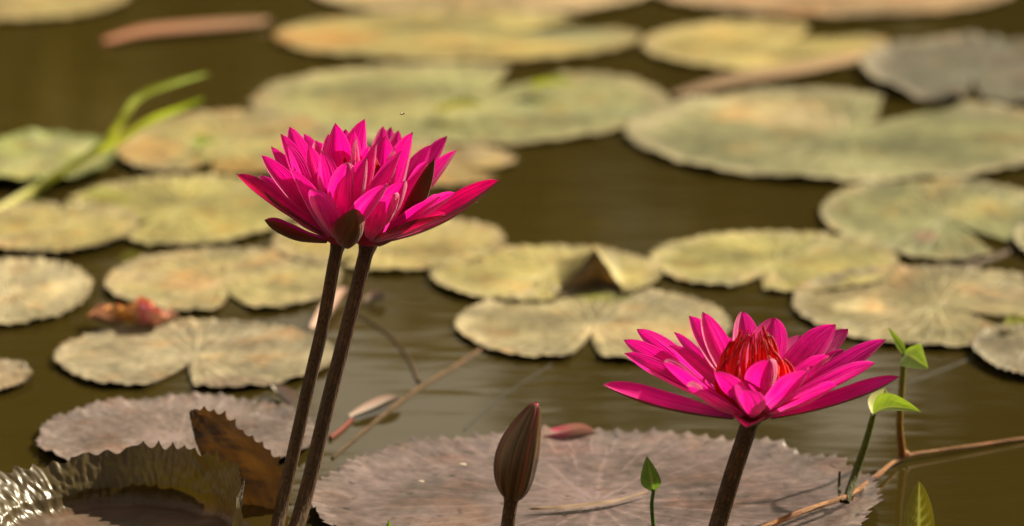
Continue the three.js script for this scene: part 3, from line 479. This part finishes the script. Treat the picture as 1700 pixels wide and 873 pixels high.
// ---------------------------------------------------------------- stalks and litter on the water
{
  const stalk = (name, pts, r0, r1, c0, c1, label, h = 0.0005) => single(name, tube(pts.map(([x, y, k]) => wat(x, y, k ?? h)), t => r0 + (r1 - r0) * t, 60, 10, t => mixc(lin(c0), lin(c1), clamp(t + 0.4 * nz(t * 9, 3)))), M.stem, label, 'stalk', 'stalks drifting on the water');
  stalk('floating_stalk', [[552, 760], [610, 710], [690, 648], [760, 605], [803, 577]], 0.0008, 0.0012, '#5a3c12', '#76501f', 'straight brown stalk running from the tall stems to the notched pad');
  stalk('floating_stalk', [[588, 520], [640, 552], [676, 592], [695, 634]], 0.0008, 0.0012, '#4a3210', '#5a3e14', 'curved brown stalk right of the tall stems', 0.0002);
  stalk('floating_stalk', [[770, 716], [830, 662], [915, 606]], 0.0008, 0.0008, '#1e1606', '#221a07', 'faint thin stalk left of the open flower', -0.0004);
  stalk('floating_stalk', [[1470, 648], [1530, 628], [1600, 600], [1640, 585]], 0.0008, 0.0008, '#1e150a', '#1c1408', 'dark thin stalk between the two pads at the right edge', -0.0002);
  stalk('floating_stalk', [[1540, 462], [1620, 438], [1700, 408]], 0.0016, 0.0016, '#4f3218', '#583a1c', 'reddish dark stalk behind the pad with the cream blotch', 0.0);
  const reed = (pts, w, c0, c1, label) => { const c = new THREE.CatmullRomCurve3(pts.map(([x, y]) => wat(x, y, 0.004))); single('reed_leaf', gridGeo(8, 30, (u, v) => { const p = c.getPoint(v), s = u * 2 - 1; return { p: p.add(V(-0.1 * s * w, 0.002 * (1 - s * s), s * w * Math.sqrt(Math.max(0, 1 - (2 * v - 1) ** 4)))), c: mixc(lin(c0), lin(c1), v) }; }), M.dry, label, 'reed', 'long dead reeds in the background'); };
  reed([[172, 68], [240, 50], [330, 42], [455, 34]], 0.022, '#8e5c44', '#7d604a', 'pinkish brown reed floating at the upper left');
  reed([[1112, 158], [1220, 130], [1340, 110], [1460, 84]], 0.024, '#5a4632', '#8d7558', 'grey brown reed slanting between the yellow and the grey green pads');

  const white = (t, s) => mixc([0.24, 0.21, 0.19], [0.28, 0.16, 0.13], sstep(0.2, 1, s) * 0.8);
  const loose = (name, b, t, W, o, label, mat = M.petal) => single(name, blade({ base: b, tip: t, W, bend: 0.06, cup: 0.7, radial: o.radial ?? t.clone().sub(b), ...o }), mat, label, 'fallen petal', 'petals fallen on the water');
  loose('fallen_petal', wat(583, 692, 0.002), wat(665, 660, 0.004), 0.0085, { inner: white }, 'white fallen petal on the water right of the tall stems', M.dry);
  stalk('floating_stalk', [[548, 727], [566, 713], [586, 694]], 0.0011, 0.0009, '#93362c', '#a5473a', 'short red stalk at the end of the white fallen petal', 0.001);
  loose('fallen_petal', wat(455, 640, 0.004), wat(486, 676, 0.002), 0.010, { inner: white }, 'white curled fallen petal left of the tall stems', M.dry);
  loose('fallen_petal', wat(520, 545, 0.003), wat(575, 478, 0.006), 0.010, { inner: (t, s) => mixc([0.36, 0.24, 0.19], [0.30, 0.18, 0.14], t) }, 'pale pink fallen petal behind the tall stems', M.dry);
  loose('fallen_petal', wat(606, 500, 0.002), wat(642, 494, 0.003), 0.010, { inner: white }, 'small pale petal fragment right beside the tall stems', M.dry);
  loose('fallen_petal', wat(896, 727, 0.003), wat(990, 718, 0.004), 0.011, { inner: (t, s) => mixc([0.75, 0.16, 0.28], [0.60, 0.34, 0.28], sstep(0.3, 0.6, t)) }, 'pink fallen petal behind the bud', M.dry);
  const bit = (x0, y0, x1, y1, w, c, label, up = 0.008, mat = M.leaf) => single('leaf_fragment', blade({ base: wat(x0, y0, 0.0065), tip: wat(x1, y1, up), W: w, bend: -0.12, cup: 0.3, inner: green(c, c), profile: ovate }), mat, label, 'leaf bit', 'green leaf bits on the pads');
  bit(325, 243, 362, 236, 0.02, '#7d9a14', 'bright green leaf bit on the pad with orange brown patches');
  bit(728, 186, 805, 176, 0.022, '#8d8f20', 'olive leaf bit in the middle of the large pad behind the flowers', 0.014);
  bit(888, 146, 952, 138, 0.022, '#94a028', 'yellow green leaf bit by the notch of the large pad behind the flowers', 0.014);
  bit(1668, 540, 1712, 536, 0.016, '#8f9420', 'yellow green leaf bit at the right edge');

  // wilted flower in the water
  const wf = thing('wilted_flower', wat(225, 535), 'wilted orange and pink flower half sunk between the left pads', 'flower');
  const c = wat(232, 534, 0.004);
  [[150, 522, 0.004, '#c8a184'], [178, 508, 0.010, '#d69a64'], [205, 494, 0.014, '#cc8a3a'], [228, 494, 0.015, '#d88a56'], [252, 496, 0.014, '#d07a64'], [276, 510, 0.009, '#d89078'], [290, 528, 0.004, '#c79a86'], [215, 512, 0.012, '#dca878'], [246, 512, 0.014, '#c8607a'], [262, 532, 0.004, '#c98a78']].forEach(([x, y, h, col], i) => {
    const k = lin(col), tip = V(c.x + (x - 232) / 2790, h + 0.002, c.z + (i % 3 - 1) * 0.010 + 0.004);
    part('petal', blade({ base: c.clone().add(V((x - 232) / 14000, 0, (i % 3 - 1) * 0.002)), tip, W: 0.017, bend: 0.15, cup: 0.5, twist: nz(i, 3) * 2, wave: 0.16, profile: t => lance(t, 0.6, 0.6), sd: i * 3, inner: (t, s) => mixc(k, [0.55, 0.30, 0.22], clamp(0.2 + nz(t * 3, s * 2, i))) }), M.dry, wf);
  });

  // dry slivers and flecks on the big pad
  const sliver = (pts, w, label) => { const cv = new THREE.CatmullRomCurve3(pts.map(([x, y, h]) => wat(x, y, h ?? 0.0042))); single('dry_sliver', gridGeo(4, 40, (u, v) => { const s = u * 2 - 1, p = cv.getPoint(v); return { p: p.add(V(0, 0.0012 * (1 - s * s), s * w * Math.sin(Math.PI * clamp(v, 0.03, 0.97)) ** 0.6)), c: mixc(lin('#8a7462'), lin('#5c4a3a'), clamp(0.5 + nz(v * 8, u * 2))) }; }), M.dry, label, 'dry leaf', 'dry slivers on the big pad'); };
  sliver([[880, 846], [940, 842], [1010, 834], [1076, 818]], 0.0028, 'long pale dry sliver on the big pad right of the bud');
  const fleck = (x, y, r, label) => { const p = wat(x, y, 0.0066), s = new THREE.IcosahedronGeometry(r, 1).scale(1.3, 0.35, 1.1); const a = s.attributes.position; s.translate(p.x, p.y, p.z); s.setAttribute('color', new THREE.BufferAttribute(new Float32Array(a.count * 3).map((_, i) => [0.42, 0.36, 0.30][i % 3]), 3)); single('fleck', s, M.dry, label, 'fleck', 'pale flecks on the big pad'); };
  fleck(699, 799, 0.0012, 'lone pale fleck on the left half of the big front pad');
  fleck(768, 771, 0.0015, 'larger pale fleck on the big front pad left of the bud');
}

// ---------------------------------------------------------------- insects
{
  const insect = (p, s, label, turn) => {
    const g = thing('fly', p, label, 'insect', 'tiny flies around the flowers'); g.rotation.y = turn;
    const body = mergeGeometries([new THREE.SphereGeometry(0.5, 10, 8).scale(1.1, 0.7, 0.7), new THREE.SphereGeometry(0.42, 10, 8).translate(0.75, 0.05, 0), new THREE.ConeGeometry(0.4, 1.3, 10).rotateZ(Math.PI / 2).translate(-0.8, -0.08, 0)]).scale(s, s, s);
    body.setAttribute('color', new THREE.BufferAttribute(new Float32Array(body.attributes.position.count * 3).map((_, i) => [0.07, 0.045, 0.02][i % 3]), 3));
    part('body', body, M.fly, g, false);
    for (const k of [-1, 1]) part('wing', new THREE.CircleGeometry(0.5, 12).scale(1.5 * s, 0.6 * s, 1).rotateX(-Math.PI / 2 + k * 0.5).rotateY(k * 0.7).translate(-0.4 * s, 0.5 * s, k * 0.5 * s), M.wing, g, false);
  };
  insect(pt(668, 189, 2.07), 0.0010, 'tiny fly hovering above the taller flowers', 0.4);
  insect(pt(791, 337, 2.06), 0.0008, 'tiny fly hovering under the long right hand petal', 2.0);
  insect(pt(1241, 557, 1.998), 0.0009, 'tiny fly on the left side of the red stamens', 0.8);
  insect(pt(1277, 558, 1.998), 0.0009, 'tiny fly on the right side of the red stamens', 2.6);
}

renderer.render(scene, camera);
